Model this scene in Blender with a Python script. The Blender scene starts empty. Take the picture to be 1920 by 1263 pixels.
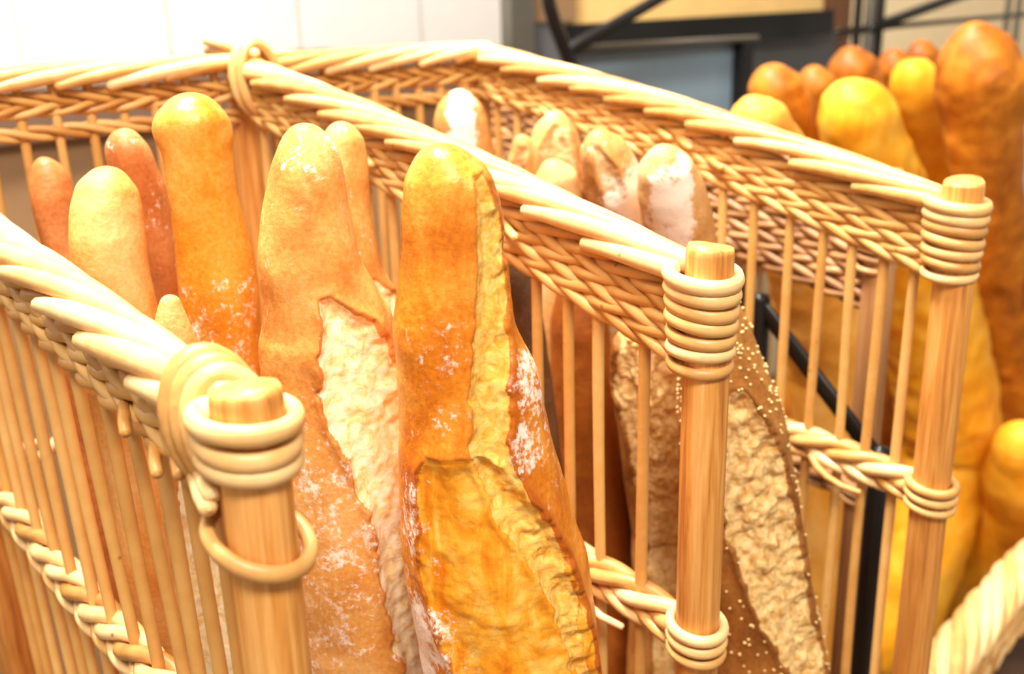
import bpy, math, random
import numpy as np
from mathutils import Matrix, Vector

random.seed(4)
RNG = np.random.default_rng(7)
sc = bpy.context.scene
COL = sc.collection

# ------------------------------------------------------------------ camera
F = 1978.0                      # focal length in pixels of the 1920x1263 frame
CX, CY = 960.0, 631.5
CAMZ = 1.25
_x = np.array([2506.0, -723.0, F]); _x /= np.linalg.norm(_x)
_d = np.array([160.0, 5969.0, F]); _d -= _x * (_x @ _d); _d /= np.linalg.norm(_d)
MW = np.stack([_x, np.cross(_x, _d), -_d])       # world = MW @ camera ray
CAM = np.array([0, 0, CAMZ])
FWD = MW[:, 2]
cam = bpy.data.cameras.new('camera')
cam.sensor_width = 36.0
cam.lens = F * 36.0 / 1920.0
cam.clip_start = 0.01
cam.dof.use_dof = True
cam.dof.focus_distance = 0.52
cam.dof.aperture_fstop = 7.0
camo = bpy.data.objects.new('camera', cam)
m = Matrix.Identity(4)
for r in range(3):
    m[r][0], m[r][1], m[r][2], m[r][3] = MW[r, 0], -MW[r, 1], -MW[r, 2], CAM[r]
camo.matrix_world = m
COL.objects.link(camo)
sc.camera = camo

# ------------------------------------------------------------------ world, lights, exposure
w = bpy.data.worlds.new('world'); sc.world = w; w.use_nodes = True
bg = w.node_tree.nodes['Background']
bg.inputs[0].default_value = (1.0, 0.92, 0.80, 1); bg.inputs[1].default_value = 0.36


def area(name, loc, target, size, power, col):
    l = bpy.data.lights.new(name, 'AREA'); l.shape = 'RECTANGLE'
    l.size, l.size_y = size; l.energy = power; l.color = col
    o = bpy.data.objects.new(name, l); COL.objects.link(o); o.location = loc
    o.rotation_euler = (Vector(target) - Vector(loc)).to_track_quat('-Z', 'Y').to_euler()
    return o


area('ceiling_lamp', (0.2, 0.9, 2.95), (0.35, 0.55, 1.0), (0.8, 0.4), 108, (1, 0.95, 0.86))
area('ceiling_lamp', (-0.35, -0.75, 2.9), (0.4, 0.6, 0.9), (1.2, 0.6), 68, (1, 0.94, 0.84))
area('wall_washer', (0.6, 1.35, 2.9), (0.7, 1.75, 1.2), (1.8, 0.2), 7, (1, 0.97, 0.92))
area('wall_washer', (3.1, 1.3, 2.9), (3.1, 1.95, 1.3), (1.6, 0.2), 16, (1, 0.95, 0.86))  # unseen lamp added to brighten the cream wall
sc.view_settings.view_transform = 'Standard'
sc.view_settings.look = 'None'
sc.view_settings.gamma = 1.0
sc.view_settings.use_curve_mapping = False
sc.view_settings.exposure = 0.58


# ------------------------------------------------------------------ geometry helpers
def ray(px, py):
    return MW @ np.array([(px - CX) / F, (py - CY) / F, 1.0])


def ony(px, py, y):             # the point of the plane Y = y seen at that pixel
    r = ray(px, py); return CAM + r * (y / r[1])


def onx(px, py, x):
    r = ray(px, py); return CAM + r * (x / r[0])


def lin(c):
    return tuple(((v / 255.0) / 12.92 if v <= 10 else ((v / 255.0 + 0.055) / 1.055) ** 2.4) for v in c) + (1.0,)


def _hash(i, j, k, seed):
    h = (i * 374761393 + j * 668265263 + k * 2147483647 + seed * 974711) & 0xffffffff
    h = ((h ^ (h >> 13)) * 1274126177) & 0xffffffff
    h = ((h ^ (h >> 16)) * 2246822519) & 0xffffffff
    return ((h ^ (h >> 15)) & 0xffffff) / float(0xffffff)


def vnoise(P, scale, seed=0, octaves=2):
    out = np.zeros(len(P)); amp = 1.0; tot = 0
    for o in range(octaves):
        q = P * scale * (2 ** o) + 37.7 * seed
        b = np.floor(q).astype(np.int64); f = q - b; f = f * f * (3 - 2 * f)
        v = 0
        for dx in (0, 1):
            for dy in (0, 1):
                for dz in (0, 1):
                    wgt = (f[:, 0] if dx else 1 - f[:, 0]) * (f[:, 1] if dy else 1 - f[:, 1]) * (f[:, 2] if dz else 1 - f[:, 2])
                    v = v + wgt * _hash(b[:, 0] + dx, b[:, 1] + dy, b[:, 2] + dz, seed + o)
        out += amp * (v * 2 - 1); tot += amp; amp *= 0.5
    return out / tot


class MB:
    """collects shapes into one mesh, with a tint per strand"""
    def __init__(s):
        s.v = []; s.f = []; s.t = []; s.n = 0

    def add(s, V, Fc, tint=0.5):
        V = np.asarray(V, float)
        s.v.append(V); s.f += [tuple(int(i) + s.n for i in fc) for fc in Fc]
        s.t.append(np.full(len(V), tint)); s.n += len(V)

    def tube(s, P, R, sides=8, tint=None, flat=1.0, up=(0, 0, 1), closed=False, cap=True):
        P = np.asarray(P, float); n = len(P)
        R = np.full(n, R, float) if np.isscalar(R) else np.asarray(R, float)
        if tint is None: tint = random.random()
        if cap and not closed:                     # rounded ends
            t0 = P[0] - P[1]; t0 /= np.linalg.norm(t0); t1 = P[-1] - P[-2]; t1 /= np.linalg.norm(t1)
            P = np.vstack([P[0] + t0 * R[0] * .55, P[0] + t0 * R[0] * .4, P, P[-1] + t1 * R[-1] * .4, P[-1] + t1 * R[-1] * .55])
            R = np.concatenate([[R[0] * .05, R[0] * .72], R, [R[-1] * .72, R[-1] * .05]]); n = len(P)
        if closed:
            T = np.roll(P, -1, 0) - np.roll(P, 1, 0)
        else:
            T = np.gradient(P, axis=0)
        T /= np.linalg.norm(T, axis=1)[:, None] + 1e-12
        u = np.asarray(up, float)
        V = []
        for i in range(n):
            u2 = u - T[i] * (u @ T[i]); L = np.linalg.norm(u2)
            if L < 1e-3:
                u2 = np.array([1.0, 0.3, 0]) - T[i] * (np.array([1.0, .3, 0]) @ T[i]); L = np.linalg.norm(u2)
            u2 /= L; u = u2 if not closed else u
            b = np.cross(T[i], u2)
            for k in range(sides):
                a = 2 * math.pi * k / sides
                V.append(P[i] + R[i] * (math.cos(a) * u2 + flat * math.sin(a) * b))
        Fc = []
        for i in range(n if closed else n - 1):
            j = (i + 1) % n
            for k in range(sides):
                k2 = (k + 1) % sides
                Fc.append((i * sides + k, i * sides + k2, j * sides + k2, j * sides + k))
        if not closed:
            Fc.append(tuple(range(sides))); Fc.append(tuple(reversed(range((n - 1) * sides, n * sides))))
        s.add(V, Fc, tint)

    def box(s, lo, hi, tint=.5):
        x0, y0, z0 = lo; x1, y1, z1 = hi
        V = [(x0, y0, z0), (x1, y0, z0), (x1, y1, z0), (x0, y1, z0), (x0, y0, z1), (x1, y0, z1), (x1, y1, z1), (x0, y1, z1)]
        s.add(V, [(0, 3, 2, 1), (4, 5, 6, 7), (0, 1, 5, 4), (1, 2, 6, 5), (2, 3, 7, 6), (3, 0, 4, 7)], tint)

    def build(s, name, mat, parent=None, smooth=True, origin=None):
        V = np.vstack(s.v)
        if parent is not None:
            o0 = np.array(parent.get('_o', (0, 0, 0)), float)
        else:
            o0 = np.array(origin if origin is not None else (V[:, 0].mean(), V[:, 1].mean(), V[:, 2].min()), float)
        me = bpy.data.meshes.new(name)
        me.from_pydata((V - o0).tolist(), [], s.f); me.update()
        at = me.attributes.new('tint', 'FLOAT', 'POINT'); at.data.foreach_set('value', np.concatenate(s.t))
        if smooth: me.shade_smooth()
        me.materials.append(mat)
        o = bpy.data.objects.new(name, me); COL.objects.link(o)
        if parent is not None: o.parent = parent
        else: o.location = o0
        o['_o'] = tuple(float(v) for v in o0)
        return o


def tag(o, label, cat, group=None):
    o['label'] = label; o['category'] = cat
    if group: o['group'] = group
    return o


def thing(name, loc, label, cat, group=None):
    o = bpy.data.objects.new(name, None); COL.objects.link(o); o.location = loc
    o.empty_display_size = .05; o['_o'] = tuple(float(v) for v in loc)
    return tag(o, label, cat, group)


def struct(o):
    o['kind'] = 'structure'; return o


# ------------------------------------------------------------------ materials
class NT:
    def __init__(s, name):
        s.m = bpy.data.materials.new(name); s.m.use_nodes = True
        s.t = s.m.node_tree; s.p = s.t.nodes['Principled BSDF']

    def n(s, typ, **kw):
        nd = s.t.nodes.new(typ)
        for k, v in kw.items():
            if k.startswith('i_'):
                key = k[2:]
                nd.inputs[int(key) if key.isdigit() else key].default_value = v
            else: setattr(nd, k, v)
        return nd

    def l(s, a, b): s.t.links.new(a, b)

    def attr(s, name): return s.n('ShaderNodeAttribute', attribute_name=name).outputs['Fac']

    def noise(s, vec, scale, detail=4, rough=.55, dist=0):
        nd = s.n('ShaderNodeTexNoise'); nd.inputs['Scale'].default_value = scale
        nd.inputs['Detail'].default_value = detail; nd.inputs['Roughness'].default_value = rough
        nd.inputs['Distortion'].default_value = dist; s.l(vec, nd.inputs['Vector']); return nd.outputs['Fac']

    def ramp(s, fac, stops):
        nd = s.n('ShaderNodeValToRGB'); e = nd.color_ramp.elements
        while len(e) < len(stops): e.new(.5)
        for el, (p, c) in zip(e, stops):
            el.position = p; el.color = c if len(c) == 4 else lin(c)
        s.l(fac, nd.inputs[0]); return nd.outputs[0]

    def mix(s, fac, a, b, mode='MIX'):
        nd = s.n('ShaderNodeMix', data_type='RGBA', blend_type=mode)
        if isinstance(fac, (int, float)): nd.inputs[0].default_value = fac
        else: s.l(fac, nd.inputs[0])
        for i, x in ((6, a), (7, b)):
            if isinstance(x, tuple): nd.inputs[i].default_value = x if len(x) == 4 else lin(x)
            else: s.l(x, nd.inputs[i])
        return nd.outputs[2]

    def math(s, op, a, b=None, clamp=False):
        nd = s.n('ShaderNodeMath', operation=op, use_clamp=clamp)
        for i, x in ((0, a), (1, b)):
            if x is None: continue
            if isinstance(x, (int, float)): nd.inputs[i].default_value = x
            else: s.l(x, nd.inputs[i])
        return nd.outputs[0]

    def step(s, v, lo, hi):
        nd = s.n('ShaderNodeMapRange', interpolation_type='SMOOTHSTEP'); s.l(v, nd.inputs[0])
        nd.inputs[1].default_value = lo; nd.inputs[2].default_value = hi; return nd.outputs[0]

    def bump(s, h, strength, dist, prev=None):
        nd = s.n('ShaderNodeBump'); nd.inputs['Strength'].default_value = strength; nd.inputs['Distance'].default_value = dist
        s.l(h, nd.inputs['Height'])
        if prev is not None: s.l(prev, nd.inputs['Normal'])
        return nd.outputs[0]


def coords(g, stretch=None):
    tc = g.n('ShaderNodeTexCoord').outputs['Object']
    rnd = g.n('ShaderNodeObjectInfo').outputs['Random']
    add = g.n('ShaderNodeVectorMath', operation='ADD'); g.l(tc, add.inputs[0])
    mul = g.math('MULTIPLY', rnd, 23.0); cb = g.n('ShaderNodeCombineXYZ'); g.l(mul, cb.inputs[0]); g.l(mul, cb.inputs[1])
    g.l(cb.outputs[0], add.inputs[1])
    v = add.outputs[0]
    if stretch:
        sm = g.n('ShaderNodeVectorMath', operation='MULTIPLY'); g.l(v, sm.inputs[0]); sm.inputs[1].default_value = stretch
        v = sm.outputs[0]
    return v


def mat_plain(name, c, rough=.5, metal=0, var=.06, scale=20):
    g = NT(name); v = coords(g); n = g.noise(v, scale)
    c0 = tuple(max(0, x * (1 - var)) for x in lin(c)[:3]) + (1,); c1 = tuple(min(1, x * (1 + var)) for x in lin(c)[:3]) + (1,)
    g.l(g.ramp(n, [(.3, c0), (.7, c1)]), g.p.inputs['Base Color'])
    g.p.inputs['Roughness'].default_value = rough; g.p.inputs['Metallic'].default_value = metal
    return g.m


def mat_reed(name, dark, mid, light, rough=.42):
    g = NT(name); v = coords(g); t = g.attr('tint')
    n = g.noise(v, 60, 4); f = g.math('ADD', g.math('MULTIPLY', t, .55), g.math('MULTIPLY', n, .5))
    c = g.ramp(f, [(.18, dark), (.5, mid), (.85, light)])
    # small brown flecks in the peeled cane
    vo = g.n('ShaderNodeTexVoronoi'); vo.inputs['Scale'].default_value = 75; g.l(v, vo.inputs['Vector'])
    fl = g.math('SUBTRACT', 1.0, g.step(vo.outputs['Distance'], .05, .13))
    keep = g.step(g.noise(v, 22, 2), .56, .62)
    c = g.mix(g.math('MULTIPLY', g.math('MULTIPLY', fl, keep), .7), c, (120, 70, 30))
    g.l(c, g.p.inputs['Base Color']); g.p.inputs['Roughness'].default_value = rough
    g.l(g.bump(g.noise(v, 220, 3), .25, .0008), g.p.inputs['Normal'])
    return g.m


def mat_wood(name, a, b, c3):
    g = NT(name); v = coords(g, (1, 1, .045)); n = g.noise(v, 260, 4, .6, .4); n2 = g.noise(v, 60, 3)
    f = g.math('ADD', g.math('MULTIPLY', n, .65), g.math('MULTIPLY', n2, .35))
    c = g.ramp(f, [(.34, a), (.5, b), (.66, c3)])
    g.l(c, g.p.inputs['Base Color']); g.p.inputs['Roughness'].default_value = .5
    g.l(g.bump(n, .2, .0006), g.p.inputs['Normal'])
    return g.m


def mat_bread(name, crust, opened=None, crumb=None, flour=.35, rough=.55, flour_col=(250, 236, 222), crumb_rough=.9, grain=1.0):
    """crust: (dark, mid, light) in display colours; opened: baked inside of the cut; crumb: torn white inside"""
    opened = opened or ((205, 120, 20), (238, 170, 45), (250, 205, 90))
    crumb = crumb or ((215, 160, 80), (248, 218, 150), (255, 240, 200))
    g = NT(name); v = coords(g)
    big = g.noise(v, 14, 3); mid = g.noise(v, 55, 5, .6); fine = g.noise(v, 380, 3, .6)
    vs = coords(g, (1, 1, .55)); blot = g.noise(vs, 30, 6, .65, .6)
    f = g.math('ADD', g.math('MULTIPLY', big, .45), g.math('ADD', g.math('MULTIPLY', blot, .45), g.math('MULTIPLY', fine, .2)))
    cc = g.ramp(f, [(.4, crust[0]), (.54, crust[1]), (.68, crust[2])])
    bake = g.attr('bake')                                  # toasted tips and cut edges; on far loaves also painted rack shade
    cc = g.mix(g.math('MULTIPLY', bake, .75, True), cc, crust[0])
    # baked cut surface
    st = coords(g, (1.0, 1.0, .5)); on = g.noise(st, 42, 6, .65, 1.2)
    oc = g.ramp(on, [(.32, opened[0]), (.5, opened[1]), (.66, opened[2])])
    # crumb
    wn = g.noise(v, 150, 5, .65, .8); kc = g.ramp(wn, [(.25, crumb[0]), (.42, crumb[1]), (.58, crumb[2])])
    vo = g.n('ShaderNodeTexVoronoi'); vo.inputs['Scale'].default_value = 115; g.l(st, vo.inputs['Vector'])
    hole = g.math('SUBTRACT', 1.0, g.step(vo.outputs['Distance'], .1, .45))
    hk = g.math('MULTIPLY', hole, g.step(g.noise(v, 45, 3), .5, .62))
    kc = g.mix(g.math('MULTIPLY', hk, .55), kc, crumb[0])
    wob = g.math('MULTIPLY', g.math('SUBTRACT', g.noise(v, 140, 4, .7), .5), .55)
    oa = g.step(g.math('ADD', g.attr('open'), wob), .4, .6)
    ca = g.step(g.math('ADD', g.attr('crumb'), wob), .4, .6)
    col = g.mix(oa, cc, oc); col = g.mix(ca, col, kc)
    # flour dusting
    fn = g.math('ADD', g.math('MULTIPLY', g.noise(v, 300, 4, .7), .6), g.math('MULTIPLY', g.noise(v, 70, 4, .6), .5))
    fa = g.math('ADD', fn, g.math('MULTIPLY', g.math('SUBTRACT', g.attr('flour'), .5), .42))
    ff = g.math('MULTIPLY', g.step(fa, .58, .74), .9)
    ff = g.math('MULTIPLY', ff, g.math('SUBTRACT', 1.0, g.math('MULTIPLY', ca, .9)))
    col = g.mix(ff, col, flour_col)
    g.l(col, g.p.inputs['Base Color'])
    rr = g.math('ADD', rough, g.math('MULTIPLY', g.math('MAXIMUM', ca, ff), crumb_rough - rough))
    g.l(rr, g.p.inputs['Roughness'])
    g.p.inputs['Specular IOR Level'].default_value = .35
    b1 = g.bump(mid, .35 * grain, .003); b2 = g.bump(fine, .3 * grain, .0008, b1)
    hb = g.math('MULTIPLY', g.math('ADD', wn, g.math('MULTIPLY', hk, -.9)), g.math('MAXIMUM', ca, g.math('MULTIPLY', oa, .35)))
    b3 = g.bump(hb, .38, .0022, b2)
    g.l(b3, g.p.inputs['Normal'])
    return g.m


REED = mat_reed('peeled_cane', (176, 118, 52), (218, 168, 100), (240, 206, 150))
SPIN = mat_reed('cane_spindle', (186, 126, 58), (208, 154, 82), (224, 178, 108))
REED_SHADE = mat_reed('brown_cane', (120, 76, 40), (156, 108, 64), (190, 142, 92))  # same cane, with the second basket's shade put into its colour
WOOD = mat_wood('pale_wood', (156, 88, 28), (206, 138, 62), (228, 170, 98))
WOODG = mat_wood('greyed_wood', (150, 100, 56), (176, 124, 76), (196, 146, 98))  # post wood dulled to carry the second basket's shade

# ------------------------------------------------------------------ the wicker baskets
H = CAMZ


def rim_strands(mb, path, side, pitch=.047, L=.27, R=.0082, r=.0050, t0=0.0, t1=None, r_end=.6):
    """rolled border: canes emerge on the near side low, climb over the top and dive on the far side.
    path(t) -> point on the rim's centre line, t in metres along it; side: unit vector to the near side"""
    side = np.asarray(side, float); up = np.array([0, 0, 1.0])
    t = t0 - L
    while t < t1:
        n = 26; P = []; rr = []
        jr = random.uniform(.9, 1.12); jp = random.uniform(-.006, .006); ja = random.uniform(-.15, .15)
        for i in range(n):
            u = i / (n - 1); tt = t + jp + u * L
            if tt < t0 or tt > t1: continue
            ang = math.radians(-118 + 225 * u ** .9) + ja
            rad = R * (1.12 - .25 * u) + (.0022 * math.exp(-u * 14))
            off = side * (-math.sin(ang)) * rad + up * math.cos(ang) * rad * .92
            P.append(path(tt) + off)
            rr.append(r * jr * (.78 + .3 * min(1, u * 7)) * (1 - .45 * max(0, u - .6) / .4))
        if len(P) > 4: mb.tube(P, rr, 10, up=tuple(side))
        t += pitch


def wale(mb, path, side, t0, t1, pitch, a=.0046, b=.0034, r=.0036, strands=3, sgn=1, ph=0.0):
    side = np.asarray(side, float); up = np.array([0, 0, 1.0])
    n = int((t1 - t0) / .0045) + 2
    for k in range(strands):
        P = []
        p2 = random.uniform(-.25, .25)
        for i in range(n):
            tt = t0 + (t1 - t0) * i / (n - 1)
            phi = ph + p2 + 2 * math.pi * (tt / (strands * pitch) + k / strands)
            P.append(path(tt) + side * a * math.cos(phi) + up * b * math.sin(sgn * phi))
        mb.tube(P, [r * random.uniform(.92, 1.1)] * n, 8, up=tuple(side))


def ring(mb, c, rx, ry, r, tilt=(0, 0), n=28, flat=1.25, tint=None, rot=0):
    P = []
    for i in range(n):
        a = 2 * math.pi * i / n
        x, y = rx * math.cos(a), ry * math.sin(a)
        P.append((c[0] + x, c[1] + y, c[2] + tilt[0] * x + tilt[1] * y))
    mb.tube(P, [r] * n, 8, closed=True, cap=False, tint=tint, flat=.8, up=(0, 0, 1))


def post_mesh(x, y, z0, z1, r, ry=None, sides=20):
    mb = MB(); ry = ry or r
    zs = [z0, z1 - .004, z1 - .0012, z1]; ks = [1, 1, .97, .88]
    V = []; Fc = []
    for z, k in zip(zs, ks):
        for i in range(sides):
            a = 2 * math.pi * i / sides; wob = 1 + .035 * math.sin(3 * a + x * 40)
            dz = .0016 * math.cos(a + x * 9) if z > z1 - .0005 else 0
            V.append((x + r * k * wob * math.cos(a), y + ry * k * wob * math.sin(a), z + dz))
    for j in range(3):
        for i in range(sides):
            k = (i + 1) % sides
            Fc.append((j * sides + i, j * sides + k, (j + 1) * sides + k, (j + 1) * sides + i))
    Fc.append(tuple(reversed(range(sides))))
    V.append((x, y, z1 + .0008)); c = len(V) - 1
    for i in range(sides): Fc.append((3 * sides + i, 3 * sides + (i + 1) % sides, c))
    mb.add(V, Fc, .5)
    return mb


def spindle(x, y, z0, z1, r, parent, mat, lean=(0, 0)):
    mb = MB(); n = 14; P = []; ph = random.uniform(0, 6); k = random.uniform(.4, 1.2)
    for i in range(n):
        u = i / (n - 1); z = z0 + (z1 - z0) * u
        P.append((x + lean[0] * u + .0007 * math.sin(ph + 9 * u), y + lean[1] * u + .0013 * k * math.sin(ph * 2 + 6 * u), z))
    rr = [r * (1 + .05 * math.sin(ph + 11 * i / n)) for i in range(n)]
    mb.tube(P, rr, 12, tint=random.uniform(.25, .8), up=(1, 0, 0))
    return mb.build('spindle', mat, parent)


def divider(B, x, yf, yb, ztf, ztb, post_r, pitch, ys, band_rows, zlow, mats, zbot, post_y=None, spin_r=.0036, loops=7,
            rim_R=.0082, rim_r=.0050, low=True, rim_pitch=.047, rise=.011, row_h=.0064, band_taper=.35, bow=.006, z0=0.0, lean=0.0, weave=None):
    """one side panel: its post, border, waled band, uprights and lower braid; runs from the back panel to the front post"""
    reed, spin, wood = mats
    Ln = yb - yf
    def zt(y): return H + ztf + (ztb - ztf) * ((y - yf) / Ln) + bow * math.sin(math.pi * (y - yf) / Ln)
    # post
    p = post_mesh(x, yf, z0, H + ztf + rise, post_r).build('post', wood, B)
    # border
    mb = MB()
    path = lambda t: np.array([x, yb - t, zt(yb - t) - .0105])
    rim_strands(mb, path, (-1, 0, 0), t0=-.012, t1=Ln - .006, R=rim_R, r=rim_r, pitch=rim_pitch)
    mb.build('rim', reed, B)
    # waled band under it
    mb = MB()
    for k in range(band_rows):
        pk = lambda t, k=k: np.array([x, yb - t, zt(yb - t) - .0235 - row_h * k * (1 - band_taper * (1 - t / Ln))])
        wale(mb, pk, (-1, 0, 0), 0.004, Ln - post_r * .6, pitch, sgn=1 if k % 2 == 0 else -1, ph=k * 1.7)
    for k in range(7):                               # cut cane ends standing out of the weave
        y = yf + .03 + (Ln - .06) * random.random(); z = zt(y) - .028 - .02 * random.random(); d = -1 if k % 3 else 1
        mb.tube([(x + d * .006, y + .012, z + .003), (x + d * .011, y, z), (x + d * .0135, y - .008, z - .002)], .0028, 8)
    mb.build('weave_band', weave or spin, B)  # same cane as the rim; darker spindle colour paints its shade
    for y in ys:
        yb0 = max(y - lean, yf + .028 + .16 * (y - yf - .028)) if lean else y
        spindle(x, yb0, H + zbot, zt(y) - .014, spin_r, B, spin, lean=(0, y - yb0 + random.uniform(-.004, .004)))
    # lower braid
    if low:
        mb = MB()
        pl = lambda t: np.array([x, yb - t, H + zlow + .004 * math.sin(t * 20)])
        wale(mb, pl, (-1, 0, 0), 0.0, Ln - .004, pitch * 1.05, a=.0062, b=.0050, r=.0046, strands=3, sgn=1)
        wale(mb, lambda t: pl(t) + np.array([0, 0, -.0105]), (-1, 0, 0), 0.0, Ln - .004, pitch * 1.05, a=.0064, b=.0032, r=.0036, strands=3, sgn=-1, ph=1)
        for k in range(3):
            ring(mb, (x, yf, H + zlow + .002 - .0078 * k), post_r + .0022, post_r + .0034, .0038 - .0005 * k, tilt=(.05, .12))
        y = yf + .085                                     # a loose end of the braid
        mb.tube([(x - .008, y + .010, H + zlow - .006), (x - .0115, y + .002, H + zlow - .012), (x - .0125, y - .008, H + zlow - .0165), (x - .0115, y - .02, H + zlow - .020), (x - .008, y - .034, H + zlow - .0215)], [.0030, .0029, .0027, .0025, .0022], 8)
    mb.build('lower_braid', reed, B)
    # loops of cane around the post, continuing the weave
    mb = MB()
    for k in range(loops):
        c = (x, yf + .004, H + ztf - .0045 - .0079 * k)
        ring(mb, c, post_r + .0030 + (.0016 if k == 0 else .0005 * (k % 2)), post_r + .0062 - .0005 * k, .0045 - .0002 * k,
             tilt=(random.uniform(-.07, .07), .10 + random.uniform(-.07, .07)))
    mb.build('binding', reed, p)
    p.name = 'post'
    return zt


BASK_X = (0.152, 0.407, 0.661)
YF, YB = 0.335, 0.838
basket = thing('bread_basket', (0.407, 0.58, 0.0), 'pale wicker basket with slatted dividers holding floury crusty baguettes', 'basket')
mats = (REED, SPIN, WOOD)
ZLOW = -.348
divider(basket, BASK_X[0], YF, YB, -.142, -.108, .0135, .0285, [.372 + .0335 * i for i in range(14)],
        5, -.335, mats, -.70, rim_R=.0094, rim_r=.0057, rim_pitch=.064, loops=3, spin_r=.0034, rise=.008, bow=0, lean=.09)
divider(basket, BASK_X[1], YF, YB, -.137, -.048, .0123, .0295, [.379, .4115, .4415, .471, .502, .533, .564, .594, .624, .655, .686, .717, .748, .779, .808],
        6, ZLOW, mats, -.70, loops=7)
divider(basket, BASK_X[2], YF, YB, -.137, -.052, .0130, .0295, [.366, .389, .412, .442, .470, .502, .531, .561, .590, .620, .650, .682, .715, .754, .783, .81],
        6, -.345, mats, -.70, loops=7)
# the back panel
mb = MB()
zb_ = H - .045
rim_strands(mb, lambda t: np.array([BASK_X[0] + t, YB, zb_ - .0105 - .006 * (t / .51)]), (0, -1, 0), t0=-.008, t1=.517)
mb.build('rim', REED, basket)
mb = MB()
for k, dz in enumerate((.024, .0315, .0485)):
    wale(mb, lambda t, dz=dz: np.array([BASK_X[0] + t, YB, zb_ - dz - .006 * (t / .51)]), (0, -1, 0), 0, .51, .0255, r=.0028, b=.0036, sgn=1 if k % 2 else -1, ph=k)
mb.build('weave_band', SPIN, basket)  # shade below the back rim painted by the darker spindle colour
for i in range(1, 20):
    x = BASK_X[0] + .0255 * i + .006
    if abs(x - BASK_X[1]) < .018 or x > .648: continue
    spindle(x, YB, H - .70, zb_ - .012, .0036, basket, SPIN, lean=(-.006, 0))
mb = MB()
wale(mb, lambda t: np.array([BASK_X[0] + t, YB, H - .34]), (0, -1, 0), 0, .51, .0255, a=.0075, b=.006, r=.004, strands=2)
mb.build('lower_braid', REED, basket)
for x in BASK_X: post_mesh(x + .004, YB + .012 if x != BASK_X[1] else YB + .008, 0, zb_ - .016, .0135).build('post', WOOD, basket)
# cane ends of the middle divider crossing the back border, and their lashing
mb = MB()
for k in range(4):
    mb.tube([(.407 + .002 * k, YB - .03, H - .046 - .007 * k), (.402 + .002 * k, YB + .005, H - .040 - .0075 * k), (.394 + .003 * k, YB + .032 + .006 * (k % 2), H - .036 - .008 * k)], .0042, 10)
mb.build('rim_end', REED, basket)
mb = MB()
for k in range(2):
    P = []
    for i in range(26):
        a = 2 * math.pi * i / 26
        P.append((.408 + .0165 * math.cos(a) + .002 * k, YB - .018 - .009 * k + .004 * math.sin(a), H - .066 + .0275 * math.sin(a)))
    mb.tube(P, .0046, 8, closed=True, cap=False, up=(0, 1, 0))
mb.build('lashing', REED, basket)
# the near post: thick loop on top, a lashing round the border, a slipped ring
mb = MB()
for k in range(3):
    P = []
    for i in range(30):
        a = 2 * math.pi * i / 30
        P.append((.152 + (.0155 - .001 * k) * math.cos(a), YF + .031 - .0075 * k + .007 * math.sin(a) - .004 * math.cos(a), H - .1555 + (.0245 - .002 * k) * math.sin(a)))
    mb.tube(P, .0048, 10, closed=True, cap=False, up=(0, 1, 0))
for dx, dz in ((-.0145, -.172), (-.0165, -.1765)):   # cut ends beside the post
    mb.tube([(.152 + dx + .004, YF + .026, H + dz + .002), (.152 + dx, YF + .012, H + dz), (.152 + dx - .0015, YF + .004, H + dz - .001)], .0036, 10)
mb.build('lashing', REED, basket)
mb = MB()
ring(mb, (.152, YF + .003, H - .196), .0185, .0195, .0038, tilt=(-.18, .35))
mb.build('loose_ring', REED, basket)
# low front rail and floor
mb = MB()
rim_strands(mb, lambda t: np.array([BASK_X[0] + t, YF, H - .545]), (0, -1, 0), t0=0, t1=.51, R=.0085, r=.005)
for k in range(5):
    wale(mb, lambda t, k=k: np.array([BASK_X[0] + t, YF, H - .565 - .011 * k]), (0, -1, 0), 0, .51, .03, r=.004, b=.005)
mb.build('front_rail', REED, basket)
mb = MB(); mb.box((BASK_X[0], YF, H - .715), (BASK_X[2], YB, H - .70)); mb.build('floor_panel', WOODG, basket, smooth=False)

# the second basket, to the right
NX0, NX1, NYF, NYB = .775, 1.76, .458, 1.0
basket2 = thing('wicker_basket', (1.1, .72, 0.0), 'shaded brown wicker basket of golden loaves beside the pale basket', 'basket')
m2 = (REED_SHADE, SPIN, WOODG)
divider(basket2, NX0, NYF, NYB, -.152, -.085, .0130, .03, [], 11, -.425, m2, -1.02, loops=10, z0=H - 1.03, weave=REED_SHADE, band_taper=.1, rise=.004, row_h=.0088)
divider(basket2, NX1, NYF, NYB, -.40, -.36, .0130, .03, [NYF + .034 + .03 * i for i in range(16)], 5, -.60, m2, -1.02, loops=4, z0=H - 1.03, weave=REED_SHADE)
mb = MB()
rail = lambda t, dy, z: np.array([NX0 + t, .424 + .148 * min(t, .42) + .02 * max(0, t - .42) + dy, H + z])
for dy, z, R, r in ((0, -.700, .019, .0085), (.004, -.736, .018, .0085), (.010, -.772, .018, .0085)):
    rim_strands(mb, lambda t: rail(t, dy, z), (-.15, -.99, 0), t0=-.01, t1=NX1 - NX0, R=R, r=r, pitch=.042, L=.2)
mb.build('front_rail', REED, basket2)
mb = MB()
for k in range(6):
    wale(mb, lambda t, k=k: np.array([NX0 + t, NYB, H - .38 - .011 * k]), (0, -1, 0), 0, NX1 - NX0, .035, r=.004)
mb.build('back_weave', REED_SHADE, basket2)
post_mesh(NX0, NYB, H - 1.03, H - .09, .013).build('post', WOODG, basket2)
post_mesh(NX1, NYB, H - 1.03, H - .36, .013).build('post', WOODG, basket2)
for i in range(30): spindle(NX0 + .032 * (i + .7), NYB, H - 1.02, H - .37, .0036, basket2, REED_SHADE)
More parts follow.
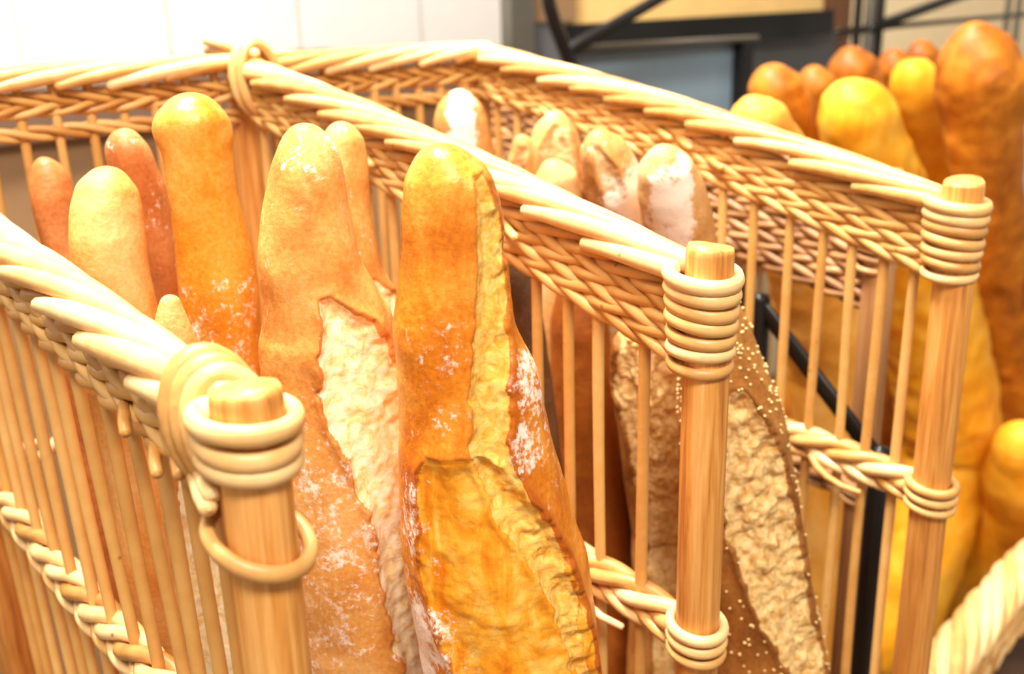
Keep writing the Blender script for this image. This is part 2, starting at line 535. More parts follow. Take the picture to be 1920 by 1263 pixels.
mb = MB(); mb.box((NX0, .43, H - 1.035), (NX1, NYB, H - 1.02)); mb.build('floor_panel', mat_plain('dark_wicker_floor', (66, 42, 26), .7), basket2, smooth=False)


# ------------------------------------------------------------------ bread
def interp_rows(rows, ys):
    a = np.array(rows, float)
    return np.interp(ys, a[:, 0], a[:, 1]), np.interp(ys, a[:, 0], a[:, 2])


def smooth1(v, k):
    if k < 1: return v
    p = np.pad(v, k, mode='edge'); ker = np.hanning(2 * k + 3)[1:-1]; ker /= ker.sum()
    return np.convolve(p, ker, mode='valid')


def sstep(x, a, b):
    t = np.clip((x - a) / (b - a), 0, 1); return t * t * (3 - 2 * t)


def bread(name, label, tip, rows, Y0, Y1, mat, cuts=(), flour=(), bx=None, n_u=150, n_v=64, lump=.05, seed=1, zb=-.692, base_flour=.25,
          flat=1.0, bake_tip=.5, cat='baguette', group=None, dents=(), seeds=None, foot=None):
    """tip: image row of the top; rows: (row, left edge, right edge) of its outline; Y0/Y1: how far back it stands at tip / last row"""
    rows = sorted(rows); yl = rows[-1][0]
    ys = tip + (yl - tip) * (np.linspace(0, 1, n_u) ** 1.0)
    # denser near the rounded tip
    u = np.linspace(0, 1, n_u); y1 = tip + (rows[0][2] - rows[0][1]) * .22
    cap = np.linspace(0, 1, 14) ** 2 * (y1 - tip) + tip
    ys = np.concatenate([cap[:-1], np.linspace(y1, yl, n_u)])
    xl, xr = interp_rows(rows, ys)
    c = (xl + xr) / 2; hw = (xr - xl) / 2
    nsm = 5
    body = slice(13, None)
    hwb = smooth1(hw[body], nsm); cb = smooth1(c[body], nsm + 3)
    hwb[:3] = hw[body][:3] * .5 + hwb[:3] * .5
    hw[body] = hwb; c[body] = cb; c[:13] = cb[0]
    hw[:13] = hw[13]
    j = int(np.argmax(ys - tip >= hw * .92)); hc = hw[j] * .92; hw[:j] = hw[j] * .35 + hw[:j] * .65; qc = np.clip((tip + hc - ys) / hc, 0, 1)
    hw = hw * np.sqrt(np.clip(1 - qc ** 2.25, 0, 1)); hs = smooth1(hw, 6); hw[14:] = hs[14:]; hw[0] = .2
    slant = np.cos(np.arctan(np.gradient(c, ys + np.arange(len(ys)) * 1e-6))); slant = smooth1(slant, 6)
    Yr = Y0 + (Y1 - Y0) * (ys - tip) / (yl - tip)
    P = np.array([ony(c[i], ys[i], Yr[i]) for i in range(len(ys))])
    D = (P - CAM) @ FWD
    R = hw * D / F * slant
    # hidden lower end, down to the basket's floor
    zfl = H + zb
    if P[-1, 2] > zfl + .01:
        pe = P[-1].copy(); dirn = P[-1] - P[-12]; dirn /= np.linalg.norm(dirn)
        L = (P[-1, 2] - zfl) / max(.3, -dirn[2]); end = P[-1] + dirn * L; end[2] = zfl
        if foot is not None: end[:2] = foot
        rl = R[-1]
        if bx:
            end[0] = min(max(end[0], bx[0] + rl), bx[1] - rl); end[1] = min(max(end[1], bx[2] + rl), bx[3] - rl)
        ne = 26; q = np.linspace(0, 1, ne + 1)[1:]; q = 1 - (1 - q) ** 1.6
        Pe = P[-1] + (end - P[-1]) * q[:, None]
        rem = (1 - q) * np.linalg.norm(end - P[-1])
        Re = rl * .93 * np.sqrt(np.clip(1 - np.clip(1 - rem / (rl * 1.6), 0, 1) ** 2, 0.0004, 1)); Re[0] = rl * .99
        P = np.vstack([P, Pe]); R = np.concatenate([R, Re]); ys = np.concatenate([ys, yl + 20 + q * 600]); c = np.concatenate([c, np.full(ne, c[-1])]); hw = np.concatenate([hw, np.full(ne, hw[-1])])
    nu = len(P); AXES.append((label, P, R))
    T = np.gradient(P, axis=0); T = np.stack([smooth1(T[:, i], 8) for i in range(3)], 1); T /= np.linalg.norm(T, axis=1)[:, None]
    toc = CAM - P; toc /= np.linalg.norm(toc, axis=1)[:, None]
    S = np.cross(T, toc); S /= np.linalg.norm(S, axis=1)[:, None]
    if (S[nu // 2] @ MW[:, 0]) < 0: S = -S
    N = np.cross(S, T); N *= np.sign(np.sum(N * toc, 1))[:, None]
    th = np.linspace(-math.pi, math.pi, n_v, endpoint=False)
    cs, sn = np.cos(th), np.sin(th)
    dirs = cs[None, :, None] * N[:, None, :] * flat + sn[None, :, None] * S[:, None, :]
    base = P[:, None, :] + R[:, None, None] * dirs
    fl = base.reshape(-1, 3)
    s = np.repeat(sn[None, :], nu, 0); front = np.repeat((cs > 0)[None, :], nu, 0); cosg = np.repeat(cs[None, :], nu, 0)
    yg = np.repeat(ys[:, None], n_v, 1); Rg = np.repeat(R[:, None], n_v, 1)
    lowf = vnoise(fl, 38, seed, 2).reshape(nu, n_v); hif = vnoise(fl, 190, seed + 3, 3).reshape(nu, n_v)
    wob = vnoise(fl, 110, seed + 9, 3).reshape(nu, n_v)
    endfade = np.clip(np.minimum(1, R / (R.max() * .5)), 0, 1)[:, None]
    disp = Rg * lump * lowf + Rg * lump * .16 * hif
    crumb = np.zeros((nu, n_v)); opened = np.zeros((nu, n_v)); fm = np.full((nu, n_v), base_flour); bake = np.zeros((nu, n_v))
    bake += bake_tip * (1 - sstep(yg, tip, tip + 60)) * (.6 + .5 * lowf)  # tip toasting, and the rack's shade painted on the golden loaves
    for cut in cuts:
        rr = sorted(cut['rows']); l, r_ = interp_rows(rr, ys)
        sl = ((l - c) / hw)[:, None]; sr = ((r_ - c) / hw)[:, None]
        wb = cut.get('wob', .10)
        e = np.minimum(s - sl + wb * wob, sr - s - wb * wob) * Rg                # metres inside the cut
        yin = np.minimum(yg - rr[0][0], rr[-1][0] + (1e4 if cut.get('run', True) and rr[-1][0] >= yl - 5 else 0) - yg)
        e = np.minimum(e, yin * .00022)
        e = np.where(front, e, -1)
        soft = cut.get('soft', .0016)
        mk = sstep(e, -soft, soft)
        dp = cut.get('depth', .006)
        inner = sstep(e, -.001, .009)
        disp = disp - mk * dp * (.45 + .55 * inner)
        rough = cut.get('rough', 1.0)
        disp = disp + mk * rough * (.0026 * wob + .0012 * hif)
        ear = cut.get('ear', .003)
        left_edge = np.exp(-((s - sl) * Rg / .004) ** 2); right_edge = np.exp(-((s - sr) * Rg / .004) ** 2)
        yw = sstep(yin, -25, 25) * front
        disp = disp + yw * (cut.get('ear_l', ear) * left_edge + cut.get('ear_r', ear) * right_edge) * (1 - mk * .7)
        bake = bake + yw * .8 * (left_edge * cut.get('bake_l', 1) + right_edge * cut.get('bake_r', 1)) * (1 - mk)
        if cut['kind'] == 'crumb': crumb = np.maximum(crumb, mk); opened = opened * (1 - mk)
        else: opened = np.maximum(opened, mk)
    for (fy0, fy1, x0, x1, amt) in flour:
        l = (x0 - c) / hw; r_ = (x1 - c) / hw
        m1 = sstep(yg + 30 * lowf, fy0 - 35, fy0 + 35) * (1 - sstep(yg + 30 * lowf, fy1 - 35, fy1 + 35))
        s2 = s + .25 * wob; m2 = sstep(s2, l[:, None] - .25, l[:, None] + .25) * (1 - sstep(s2, r_[:, None] - .25, r_[:, None] + .25))
        fm = fm + m1 * m2 * front * amt
    for (dy, dx, rad, amt) in dents:                # lumps and hollows: row, column, size px, metres
        cx_ = (dx - c) / hw
        dd = ((yg - dy) / rad) ** 2 + ((s - cx_[:, None]) * hw[:, None] / rad) ** 2
        disp = disp + amt * np.exp(-dd) * front
    V = base + dirs * (disp * endfade)[:, :, None]
    V = V.reshape(-1, 3)
    ii = np.arange(nu - 1)[:, None] * n_v; jj = np.arange(n_v)[None, :]; j2 = (jj + 1) % n_v
    Q = np.stack([ii + jj, ii + n_v + jj, ii + n_v + j2, ii + j2], -1).reshape(-1, 4)
    mval = np.maximum(crumb, opened).reshape(-1)
    sel = (mval[Q].mean(1) > .5)
    org = np.array([P[-1, 0], P[-1, 1], V[:, 2].min()])
    attrs = dict(crumb=crumb.reshape(-1), open=opened.reshape(-1), flour=np.clip(fm, 0, 1.3).reshape(-1), bake=np.clip(bake, 0, 1).reshape(-1))
    # shared smooth normals so that the cut and the crust meet without a seam
    a, b2, c2, d2 = (V[Q[:, i]] for i in range(4)); fn = np.cross(c2 - a, d2 - b2)
    vn = np.zeros_like(V)
    for i in range(4): np.add.at(vn, Q[:, i], fn)
    cen = np.repeat(P, n_v, 0)
    vn /= np.linalg.norm(vn, axis=1)[:, None] + 1e-15
    flip = np.sum(vn * (V - cen)) < 0
    if flip: Q = Q[:, ::-1]; vn = -vn

    def part(nm, qs, parent):
        idx, inv = np.unique(qs.reshape(-1), return_inverse=True)
        me = bpy.data.meshes.new(nm); me.from_pydata((V[idx] - org).tolist(), [], inv.reshape(-1, 4).tolist()); me.update()
        for kk, vv in attrs.items():
            at = me.attributes.new(kk, 'FLOAT', 'POINT'); at.data.foreach_set('value', vv[idx].astype(np.float32))
        me.shade_smooth()
        me.normals_split_custom_set_from_vertices(vn[idx].tolist())
        me.materials.append(mat)
        o = bpy.data.objects.new(nm, me); COL.objects.link(o)
        if parent is None: o.location = org
        else: o.parent = parent
        return o
    body_ = part(name, Q[~sel], None)
    tag(body_, label, cat, group)
    if sel.any():
        for kind, nm in (('crumb', 'torn_crumb'), ('open', 'split_crust')):
            cr = crumb.reshape(-1)[Q].mean(1) > .5
            q2 = Q[sel & (cr if kind == 'crumb' else ~cr)]
            if len(q2) > 30: part(nm, q2, body_)
    if seeds:
        mb = MB(); cnt, smat = seeds; k = 0
        rg = random.Random(seed)
        cr = np.maximum(crumb, opened).reshape(-1)
        while k < cnt:
            i = rg.randrange(20, nu - 28) * n_v + rg.randrange(n_v)
            if cr[i] > .3 or cosg.reshape(-1)[i] < -.1: continue
            nrm = vn[i]; tv = np.cross(nrm, [rg.random(), rg.random(), rg.random()]); tv /= np.linalg.norm(tv)
            r0 = rg.uniform(.0007, .0011)
            mb.tube([V[i] + nrm * r0 * .5 - tv * r0 * .7, V[i] + nrm * r0 * .7, V[i] + nrm * r0 * .5 + tv * r0 * .7], [r0 * .75, r0, r0 * .75], 6); k += 1
        body_['_o'] = tuple(org)
        so = mb.build('seeds', smat, body_); so['kind'] = 'stuff'; del body_['_o']
    return body_


SEEDM = mat_plain('sesame', (238, 205, 140), .5)
GOLD = mat_bread('crust_deep_golden', ((164, 70, 6), (210, 120, 24), (232, 164, 66)), ((212, 112, 10), (232, 154, 34), (243, 192, 88)), ((212, 134, 30), (229, 166, 60), (240, 196, 106)), rough=.38)
PALE = mat_bread('crust_pale_floury', ((190, 106, 38), (220, 152, 74), (236, 188, 122)), ((214, 128, 30), (232, 164, 64), (244, 196, 112)), ((220, 162, 84), (249, 220, 156), (255, 241, 208)), rough=.55)
ORANGE = mat_bread('crust_orange', ((174, 90, 14), (212, 134, 36), (230, 170, 82)), rough=.36)
PINK = mat_bread('crust_reddish', ((154, 74, 26), (190, 110, 52), (214, 148, 92)), rough=.5)
SANDY = mat_bread('crust_sandy', ((176, 112, 50), (206, 150, 86), (224, 182, 126)), ((176, 120, 66), (208, 164, 108), (226, 196, 150)), rough=.55)
SEEDED = mat_bread('crust_seeded', ((116, 64, 20), (156, 98, 38), (190, 136, 70)), ((180, 120, 56), (212, 164, 94), (230, 194, 134)), ((146, 96, 44), (208, 160, 90), (232, 200, 140)), rough=.5, grain=1.6)
BROWN = mat_bread('crust_brown', ((120, 56, 10), (150, 78, 18), (176, 100, 34)), rough=.5)
DARK = mat_bread('crust_dark_rye', ((70, 42, 24), (98, 66, 42), (134, 98, 70)), rough=.35, grain=1.6)
YEL = mat_bread('crust_yellow', ((206, 124, 14), (232, 158, 26), (242, 186, 66)), rough=.5, grain=.5)
YELB = mat_bread('crust_toasted', ((112, 56, 8), (172, 98, 16), (204, 132, 34)), rough=.5, grain=.5)  # yellow crust darkened to paint the shade under the rack
YELP = mat_bread('crust_cream_gold', ((206, 128, 34), (230, 160, 58), (242, 190, 104)), rough=.55, grain=.5)

B1 = (.160, .399, .345, .828)
B2 = (.415, .653, .345, .828)
B3 = (.795, 1.73, .49, .985)

AXES = []
G1 = 'baguettes in the front compartment'
bread('baguette', 'big golden baguette split wide open in front, ridged orange crust', 268,
      [(284, 771, 886), (320, 757, 912), (400, 752, 936), (480, 751, 943), (560, 748, 950), (620, 743, 962), (700, 742, 990), (800, 744, 1027), (900, 746, 1052), (990, 750, 1082), (1080, 763, 1105), (1180, 782, 1121), (1263, 800, 1128), (1330, 815, 1132)],
      .385, .387, GOLD, foot=(.350, .405), n_u=380, n_v=240, bx=B1, group=G1, seed=2, lump=.035, base_flour=.12,
      cuts=[dict(kind='open', rows=[(786, 794, 880), (820, 786, 930), (860, 785, 955), (900, 788, 985), (950, 790, 1012), (1000, 792, 1040), (1100, 826, 1076), (1200, 868, 1098), (1263, 892, 1106), (1330, 905, 1110)], depth=.0035, ear=.0028, rough=.4, wob=.07),
            dict(kind='crumb', rows=[(325, 884, 902), (400, 888, 934), (480, 892, 940), (560, 886, 946), (640, 880, 944), (700, 872, 938), (780, 874, 938), (830, 890, 955), (900, 922, 985), (1000, 985, 1036), (1100, 1035, 1072), (1200, 1064, 1090), (1263, 1080, 1100), (1330, 1090, 1104)], depth=.0045, ear=.0022, ear_l=.0030, bake_l=.2, wob=.10, rough=.6)],
      flour=[(540, 780, 756, 880, .34), (640, 860, 945, 1030, .62), (820, 1330, 742, 800, .65), (1050, 1330, 770, 890, .5), (860, 960, 1020, 1060, .5), (272, 310, 765, 860, .4)],
      dents=[(600, 760, 55, .0025), (700, 1000, 70, .004), (790, 830, 40, .004), (450, 800, 60, -.0015), (1000, 900, 110, .003), (1180, 960, 110, .003), (330, 800, 26, -.0014), (300, 850, 24, .0012), (350, 860, 40, .0015)])
bread('baguette', 'pale floury baguette with a white torn gash, behind the near post', 230,
      [(246, 533, 612), (300, 512, 640), (400, 492, 655), (500, 483, 672), (600, 483, 738), (700, 490, 765), (800, 498, 782), (900, 508, 797), (1000, 520, 815), (1130, 540, 835), (1263, 562, 850), (1330, 572, 860)],
      .480, .478, PALE, foot=(.266, .478), n_u=300, n_v=200, bx=B1, group=G1, seed=5, lump=.04, base_flour=.34, bake_tip=.1,
      cuts=[dict(kind='crumb', rows=[(530, 590, 612), (600, 592, 700), (650, 594, 725), (700, 600, 745), (750, 618, 757), (800, 642, 770), (900, 682, 788), (1000, 702, 803), (1100, 716, 815), (1200, 748, 832), (1263, 776, 838), (1330, 790, 845)], depth=.008, ear=.003, wob=.12, bake_r=.4, rough=.6)],
      flour=[(760, 1330, 500, 700, .26), (240, 330, 520, 640, .25), (640, 760, 560, 620, .15)],
      dents=[(480, 640, 60, .002), (330, 560, 50, .0015)])
bread('baguette', 'slim pale baguette with torn side, behind the floury gashed baguette', 227,
      [(238, 612, 668), (265, 600, 684), (320, 598, 692), (400, 604, 695), (500, 618, 716), (560, 634, 742), (640, 642, 756), (760, 650, 770)],
      .560, .55, PALE, foot=(.335, .56), bx=B1, group=G1, seed=8, n_u=200, n_v=110, base_flour=.4, bake_tip=.1,
      cuts=[dict(kind='crumb', rows=[(520, 680, 700), (560, 672, 740), (640, 668, 746), (760, 665, 760)], depth=.005, ear=.002)])
bread('baguette', 'shiny orange baguette with rounded knob tip, tallest near the lashed corner', 173,
      [(186, 312, 412), (215, 296, 428), (240, 292, 434), (262, 300, 436), (300, 308, 440), (360, 316, 444), (420, 325, 458), (480, 330, 474), (560, 338, 486), (660, 352, 492), (800, 372, 510)],
      .585, .575, ORANGE, bx=B1, group=G1, seed=11, n_u=220, n_v=120, base_flour=.1, bake_tip=0, lump=.05,
      flour=[(500, 800, 330, 480, .5), (360, 480, 410, 470, .2)], dents=[(245, 300, 26, .002), (262, 425, 20, .002), (285, 370, 60, -.001)])
bread('baguette', 'reddish baguette with dusty pointed tip, between pale and orange baguettes', 240,
      [(250, 208, 262), (275, 195, 275), (300, 198, 290), (360, 222, 312), (450, 258, 338), (540, 280, 352), (640, 300, 368)],
      .665, .655, PINK, bx=B1, group=G1, seed=14, n_u=140, n_v=80, base_flour=.42, bake_tip=0)
bread('baguette', 'short pale baguette with blunt tip, in front of the reddish baguettes', 311,
      [(325, 163, 242), (350, 147, 256), (390, 137, 266), (450, 134, 272), (520, 140, 280), (600, 150, 300), (720, 165, 325)],
      .600, .590, PALE, bx=B1, group=G1, seed=17, n_u=180, n_v=100, base_flour=.25, bake_tip=0)
bread('baguette', 'small reddish baguette with dark tip, nearest the slatted end of the basket', 294,
      [(303, 62, 104), (330, 55, 128), (380, 60, 140), (450, 78, 152), (520, 90, 165), (640, 110, 190)],
      .735, .72, PINK, bx=B1, group=G1, seed=21, n_u=140, n_v=80, base_flour=.2, bake_tip=.8)
bread('baguette', 'low pale baguette tip just above the near rim, before the orange baguette', 552,
      [(565, 300, 338), (600, 290, 352), (680, 285, 385), (800, 290, 420), (950, 305, 455), (1100, 330, 490), (1263, 360, 530)],
      .500, .495, PALE, bx=B1, group=G1, seed=24, n_u=180, n_v=100, base_flour=.45, foot=(.20, .49),
      cuts=[dict(kind='crumb', rows=[(820, 330, 360), (900, 335, 420), (1050, 350, 450), (1263, 375, 490)], depth=.005)])

G2 = 'loaves in the rear compartment'
bread('baguette', 'pale floury baguette tip alone at the back corner', 167,
      [(178, 838, 888), (195, 822, 903), (225, 812, 915), (265, 813, 925), (330, 820, 935)],
      .745, .745, SANDY, foot=(.56, .775), bx=B2, group=G2, seed=31, n_u=100, n_v=72, base_flour=.25, bake_tip=0, flour=[(175, 320, 840, 895, .8)])
bread('baguette', 'pointed sandy baguette with scored ridges, highest of the far floury loaves', 207,
      [(216, 1025, 1062), (240, 1002, 1080), (275, 990, 1092), (320, 988, 1102), (400, 1000, 1120)],
      .665, .67, SANDY, foot=(.628, .745), bx=B2, group=G2, seed=34, n_u=120, n_v=80, base_flour=.42, bake_tip=0,
      cuts=[dict(kind='open', rows=[(232, 1035, 1060), (270, 1015, 1070), (330, 1020, 1080)], depth=.004, ear=.003)])
bread('baguette', 'small sandy baguette peeping out left of the pointed baguette', 252,
      [(262, 962, 994), (285, 955, 1010), (320, 950, 1020), (400, 965, 1040)],
      .650, .655, SANDY, foot=(.585, .71), bx=B2, group=G2, seed=37, n_u=90, n_v=64, base_flour=.3, bake_tip=0,
      cuts=[dict(kind='open', rows=[(270, 970, 985), (300, 965, 985), (330, 965, 985)], depth=.003)])
bread('baguette', 'floury sandy baguette with dark score, between pointed and white capped loaves', 242,
      [(254, 1098, 1150), (275, 1086, 1172), (310, 1085, 1194), (350, 1090, 1215), (400, 1108, 1240), (480, 1130, 1262)],
      .565, .575, SANDY, foot=(.624, .675), bx=B2, group=G2, seed=40, n_u=130, n_v=90, base_flour=.45, bake_tip=0, flour=[(320, 430, 1120, 1210, .6)],
      cuts=[dict(kind='open', rows=[(262, 1108, 1122), (300, 1112, 1152), (345, 1130, 1160)], depth=.004, ear=.003)])
bread('baguette', 'sandy baguette with white flour cap, nearest the right divider', 273,
      [(288, 1210, 1278), (312, 1194, 1300), (350, 1191, 1320), (400, 1200, 1335), (450, 1215, 1345)],
      .498, .513, SANDY, foot=(.628, .575), bx=B2, group=G2, seed=43, n_u=130, n_v=90, base_flour=.15, bake_tip=0, flour=[(285, 440, 1205, 1295, .9)])
bread('baguette', 'small smooth tan baguette tip just behind the middle rim', 298,
      [(308, 1012, 1062), (330, 1000, 1082), (370, 1000, 1098), (440, 1015, 1120)],
      .600, .605, SANDY, foot=(.545, .645), bx=B2, group=G2, seed=46, n_u=90, n_v=64, base_flour=.1, bake_tip=0)
bread('seeded_loaf', 'brown seeded loaf with torn pale crumb, right of the middle post', 520,
      [(545, 1290, 1370), (600, 1270, 1398), (690, 1268, 1432), (760, 1270, 1462), (850, 1280, 1480), (950, 1290, 1494), (1060, 1300, 1512), (1160, 1315, 1530), (1263, 1330, 1548), (1330, 1340, 1555)],
      .425, .403, SEEDED, bx=B2, cat='loaf', group=G2, seed=49, n_u=260, n_v=170, base_flour=.05, bake_tip=0, lump=.05,
      cuts=[dict(kind='crumb', rows=[(700, 1345, 1385), (760, 1350, 1425), (850, 1350, 1462), (950, 1362, 1482), (1060, 1400, 1500), (1160, 1446, 1518), (1240, 1490, 1535), (1300, 1515, 1545)], depth=.006, ear=.003, rough=1.8, wob=.12)],
      seeds=(420, SEEDM))
bread('seeded_loaf', 'pale torn seeded loaf behind slats, left of the middle post', 590,
      [(605, 1160, 1235), (640, 1148, 1260), (720, 1148, 1285), (850, 1165, 1305), (1000, 1185, 1330)],
      .497, .505, SEEDED, bx=B2, cat='loaf', group=G2, seed=52, n_u=200, n_v=110, base_flour=.1, bake_tip=0, foot=(.555, .50),
      cuts=[dict(kind='crumb', rows=[(612, 1155, 1235), (700, 1152, 1270), (850, 1190, 1290), (1000, 1215, 1315), (1150, 1235, 1330), (1263, 1245, 1345)], depth=.006, rough=1.9, wob=.15)])
bread('baguette', 'smooth dark brown baguette behind the middle slats', 520,
      [(540, 1045, 1110), (600, 1030, 1142), (750, 1035, 1155), (950, 1060, 1180), (1100, 1085, 1200)],
      .570, .573, BROWN, foot=(.56, .562), bx=B2, group=G2, seed=55, n_u=120, n_v=72, base_flour=-.2, bake_tip=0)
bread('rye_loaf', 'dark glossy rye loaf in shade behind the opened golden baguette', 470,
      [(485, 930, 985), (520, 918, 1002), (620, 922, 1022), (800, 940, 1046), (1000, 965, 1070), (1200, 990, 1090)],
      .535, .53, DARK, foot=(.465, .53), bx=B2, cat='loaf', group=G2, seed=58, n_u=120, n_v=72, base_flour=.05, bake_tip=0)

G3 = 'golden loaves in the brown basket'
def gold(label, tip, rows, Y0, Y1, mat, seed, **kw):
    return bread('long_loaf', label, tip, rows, Y0, Y1, mat, bx=B3, zb=-1.006, cat='loaf', group=G3, seed=seed, n_u=kw.pop('n_u', 110), n_v=64, base_flour=-.2, lump=kw.pop('lump', .07), **kw)
gold('light gold loaf tip, first to rise above the right rim', 177, [(188, 1382, 1440), (205, 1360, 1464), (235, 1358, 1485), (280, 1372, 1512), (340, 1392, 1545), (480, 1430, 1590), (700, 1480, 1650)], .63, .63, YELP, 61, foot=(1.06, .61), bake_tip=0)
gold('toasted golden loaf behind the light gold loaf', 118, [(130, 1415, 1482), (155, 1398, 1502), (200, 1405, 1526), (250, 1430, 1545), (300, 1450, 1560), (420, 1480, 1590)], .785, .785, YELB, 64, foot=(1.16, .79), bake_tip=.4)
gold('wide bright golden loaf with flat tip, centre of the brown basket', 146, [(155, 1552, 1636), (172, 1532, 1658), (210, 1526, 1678), (260, 1538, 1698), (330, 1562, 1730), (420, 1596, 1768), (560, 1640, 1830), (700, 1670, 1862), (850, 1700, 1880)], .685, .675, YEL, 67, foot=(1.26, .70), bake_tip=.25)
gold('narrow golden loaf leaning left of the tallest loaf', 110, [(122, 1672, 1738), (150, 1662, 1765), (200, 1676, 1790), (260, 1700, 1806), (330, 1722, 1814), (420, 1742, 1824), (560, 1775, 1850), (700, 1800, 1880)], .77, .765, YEL, 70, foot=(1.43, .84), bake_tip=.5)
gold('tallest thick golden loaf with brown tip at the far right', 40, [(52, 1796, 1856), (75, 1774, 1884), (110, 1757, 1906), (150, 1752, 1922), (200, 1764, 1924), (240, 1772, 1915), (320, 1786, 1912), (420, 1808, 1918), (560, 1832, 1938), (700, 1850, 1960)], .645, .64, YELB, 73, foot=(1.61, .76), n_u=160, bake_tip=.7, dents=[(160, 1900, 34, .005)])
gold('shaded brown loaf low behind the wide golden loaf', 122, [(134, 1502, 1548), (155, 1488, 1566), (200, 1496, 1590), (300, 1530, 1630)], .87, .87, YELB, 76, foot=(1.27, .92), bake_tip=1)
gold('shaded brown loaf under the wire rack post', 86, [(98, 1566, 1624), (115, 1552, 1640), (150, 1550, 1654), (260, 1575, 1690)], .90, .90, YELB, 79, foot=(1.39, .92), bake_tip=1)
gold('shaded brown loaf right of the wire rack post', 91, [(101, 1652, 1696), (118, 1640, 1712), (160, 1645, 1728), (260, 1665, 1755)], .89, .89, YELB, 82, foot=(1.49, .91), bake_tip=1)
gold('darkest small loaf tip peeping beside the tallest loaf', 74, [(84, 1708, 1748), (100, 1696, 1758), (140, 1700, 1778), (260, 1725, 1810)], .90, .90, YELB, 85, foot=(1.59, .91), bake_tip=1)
gold('low bright yellow loaf just above the front rail', 805, [(850, 1862, 1965), (890, 1846, 1985), (940, 1848, 2000)], .545, .57, YEL, 88, lump=.025, foot=(1.50, .69), bake_tip=0)

# ------------------------------------------------------------------ the shop behind
WHITE = mat_plain('white_panel', (206, 201, 197), .35, var=.015)
CREAM = mat_plain('cream_paint', (246, 222, 178), .6, var=.03)
TAN = mat_plain('tan_laminate', (140, 108, 76), .5, var=.06)
TAUPE = mat_plain('taupe_laminate', (104, 80, 64), .5)
BLACK = mat_plain('black_metal', (30, 28, 27), .32, .4)
GREYM = mat_plain('grey_metal', (112, 108, 98), .35, .6)
BLUE = mat_plain('blue_grey_door', (136, 158, 174), .4, var=.03)
SLATE = mat_plain('slate_panel', (92, 92, 94), .5)
FLOORM = mat_plain('floor_tile', (120, 96, 74), .4)
CEIL = mat_plain('ceiling_paint', (236, 230, 220), .8)
AMBER = mat_plain('amber_board', (238, 196, 124), .5)

WY = 2.0
mb = MB(); xs = [-2.6, -2.3, -1.98, -1.68, -1.38, -1.08, -.78, -.48, -.20, .05, .30, .562, .833, 1.11, 1.415, 1.72, 2.02, 2.32]
mb.box((-2.6, WY + .012, 0), (2.4, WY + .1, 3.0))
for a, b in zip(xs[:-1], xs[1:]): mb.box((a + .004, WY, 0), (b - .004, WY + .013, 3.0))
struct(mb.build('wall_back', WHITE, smooth=False))
mb = MB(); mb.box((2.4, WY + .0, 0), (5.5, WY + .1, 3.0)); struct(mb.build('wall_back_right', CREAM, smooth=False))
mb = MB(); mb.box((-2.6, -3, -.05), (5.5, WY + .1, 0)); struct(mb.build('floor', FLOORM, smooth=False))
mb = MB(); mb.box((-2.6, -3, 3.0), (5.5, WY + .1, 3.05)); struct(mb.build('ceiling', CEIL, smooth=False))

# counter under the white panels
z_top = ony(150, 158, 1.5)[2]
ct = thing('counter', (.2, 1.7, 0), 'tan shop counter against the white panelled wall, behind the basket', 'counter')
mb = MB(); mb.box((-1.0, 1.52, 0), (1.15, 1.98, z_top - .07)); mb.build('cabinet_body', TAN, ct, smooth=False)
mb = MB(); mb.box((-1.0, 1.50, z_top - .07), (1.15, 1.99, z_top)); mb.build('worktop', TAUPE, ct, smooth=False)

# black framed cabinet with the blue-grey door
def pbox(px0, py0, px1, py1, y, depth, mat, name, parent):
    a = ony(px0, (py0 + py1) / 2, y); b = ony(px1, (py0 + py1) / 2, y)
    zt_ = ony((px0 + px1) / 2, py0, y)[2]; zb2 = ony((px0 + px1) / 2, py1, y)[2]
    mb = MB(); mb.box((a[0], y, zb2), (b[0], y + depth, zt_)); return mb.build(name, mat, parent, smooth=False)

p0 = ony(1240, 200, 1.55)
cab = thing('tall_cabinet', (p0[0], 1.7, 0), 'black framed cabinet with pale blue-grey door beside white wall', 'cabinet')
pbox(1060, 80, 1392, 330, 1.56, .05, BLUE, 'door', cab)
pbox(1076, 32, 1562, 84, 1.53, .03, BLACK, 'top_rail', cab)
pbox(1388, 78, 1406, 420, 1.53, .3, BLACK, 'door_stile', cab)
pbox(1406, 70, 1556, 420, 1.57, .3, SLATE, 'side_panel', cab)
pbox(1060, -60, 1545, 36, 1.57, .03, AMBER, 'upper_board', cab)
pbox(1545, -60, 1585, 420, 1.58, .3, mat_plain('brown_stile', (112, 70, 36), .5), 'end_stile', cab)
pbox(962, -60, 1004, 420, 1.53, .03, GREYM, 'upright', cab)
pbox(1004, 40, 1060, 420, 1.555, .02, SLATE, 'shadow_gap_panel', cab)
pbox(986, 280, 1400, 900, 1.57, .05, BLACK, 'plinth', cab)
pbox(1000, -60, 1080, 40, 1.55, .02, TAN, 'corner_board', cab)
# the cabinet's hidden lower body down to the floor
mb = MB(); a = ony(944, 420, 1.53)[0]; b = ony(1585, 420, 1.53)[0]; mb.box((a, 1.60, 0), (b, 1.95, ony(1240, 900, 1.58)[2] + .02)); mb.build('base', BLACK, cab, smooth=False)

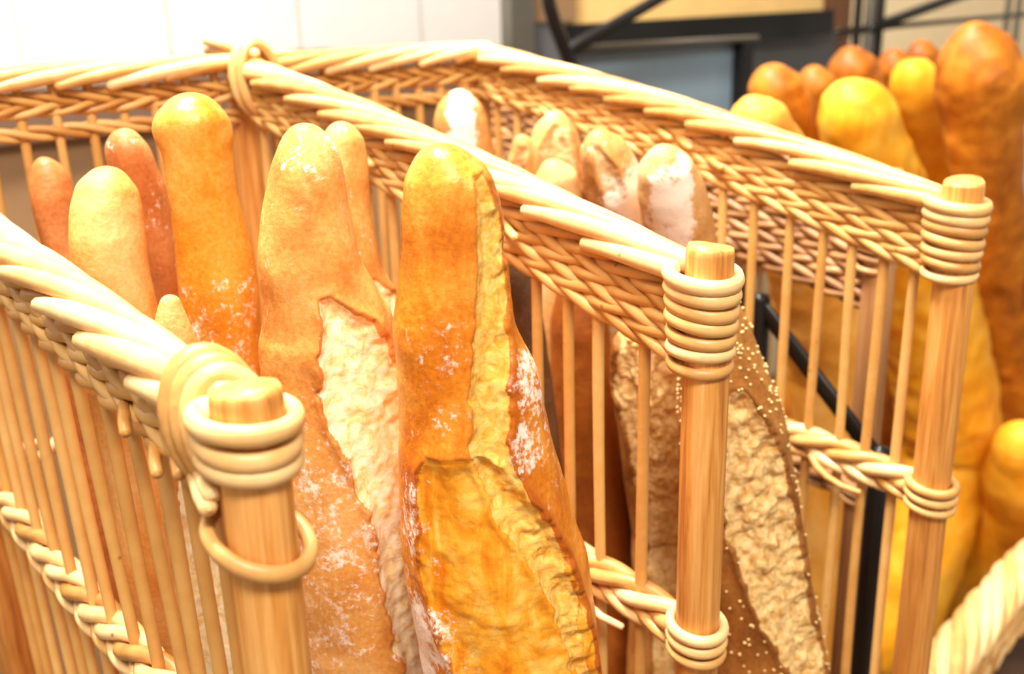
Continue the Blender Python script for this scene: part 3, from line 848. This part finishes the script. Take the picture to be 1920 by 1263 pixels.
# black tubular trolley in front of it
tr = thing('tube_trolley', tuple(np.append(ony(1060, 60, 1.35)[:2], 0)), 'black bent tube trolley frame in front of the blue-grey door', 'trolley')
mb = MB()
pts = [ony(x, y, 1.35) for x, y in ((1022, -40), (1030, 10), (1042, 50), (1058, 90), (1072, 125), (1082, 180), (1086, 300))]
pts.append(np.array([pts[-1][0], 1.35, 0.0]))
mb.tube(pts, .012, 10); mb.build('bent_tube', BLACK, tr)
mb = MB(); mb.tube([ony(x, y, 1.35) for x, y in ((1068, 92), (1130, 58), (1245, -8), (1330, -60))], .011, 10); mb.build('brace', BLACK, tr)
mb = MB(); mb.tube([ony(x, y, 1.36) for x, y in ((1068, 92), (1130, 88), (1300, 78), (1420, 72))], .006, 8); mb.build('cross_bar', GREYM, tr)

# wire rack at the right
rk = thing('wire_rack', tuple(np.append(ony(1640, 40, 1.3)[:2], 0)), 'black wire bakery rack standing behind the golden loaves', 'rack')
for px in (1606, 1648):
    a = ony(px, 60, 1.3); mb = MB(); mb.tube([(a[0], 1.3, 0), (a[0], 1.3, 1.0), (a[0], 1.3, 1.9)], .009, 10); mb.build('post', BLACK, rk)
a = ony(1630, 60, 1.42); mb = MB(); mb.tube([(a[0], 1.42, 0), (a[0], 1.42, 1.0), (a[0], 1.42, 1.9)], .014, 10); mb.build('rear_post', GREYM, rk)
mb = MB(); mb.tube([ony(1632, 52, 1.3), ony(1700, 28, 1.3), ony(1800, -8, 1.3), ony(1900, -40, 1.3)], .012, 10); mb.build('brace', BLACK, rk)
for dy, r in ((0, .006), (60, .004)):
    mb = MB(); mb.tube([ony(1570, 58 + dy * .2 - (0), 1.31 + dy * .004), ony(1700, 47, 1.31 + dy * .004), ony(1960, 24, 1.31 + dy * .004)], r, 8); mb.build('shelf_wire', BLACK, rk)
for px in (1885, 1905):
    a = ony(px, 60, 1.42); mb = MB(); mb.tube([(a[0], 1.42, 0), (a[0], 1.42, 1.0), (a[0], 1.42, 1.9)], .008, 10); mb.build('post', GREYM, rk)
mb = MB(); a = ony(1560, 600, 1.5); mb.box((a[0], 1.30, .25), (a[0] + 1.6, 1.6, .28)); mb.build('shelf', BLACK, rk, smooth=False)

# iron strut frame between the two baskets
st = thing('iron_stand', tuple(np.append(onx(1640, 900, .715)[:2], 0)), 'black iron stand bar slanting between the pale and brown baskets', 'stand')
mb = MB(); a, b = onx(1425, 570, .715), onx(1652, 868, .715)
mb.tube([a, (a + b) / 2, b], .0085, 8, flat=.5); mb.build('slanted_bar', BLACK, st)
mb = MB(); c = onx(1650, 868, .715); mb.tube([(c[0], c[1], c[2] + .01), (c[0], c[1], c[2] - .1), (c[0], c[1] , .6), (c[0], c[1], 0)], .009, 8); mb.build('leg', BLACK, st)
mb = MB(); mb.tube([(a[0], a[1], a[2] + .005), (a[0], a[1], a[2] - .1), (a[0], a[1], .6), (a[0], a[1], 0)], .009, 8); mb.build('leg', BLACK, st)

mb = MB(); mb.box((.70, .26, H - 1.055), (1.82, 1.03, H - 1.037)); mb.build('tray', BLACK, st, smooth=False)
for o in sc.objects:
    if '_o' in o: del o['_o']
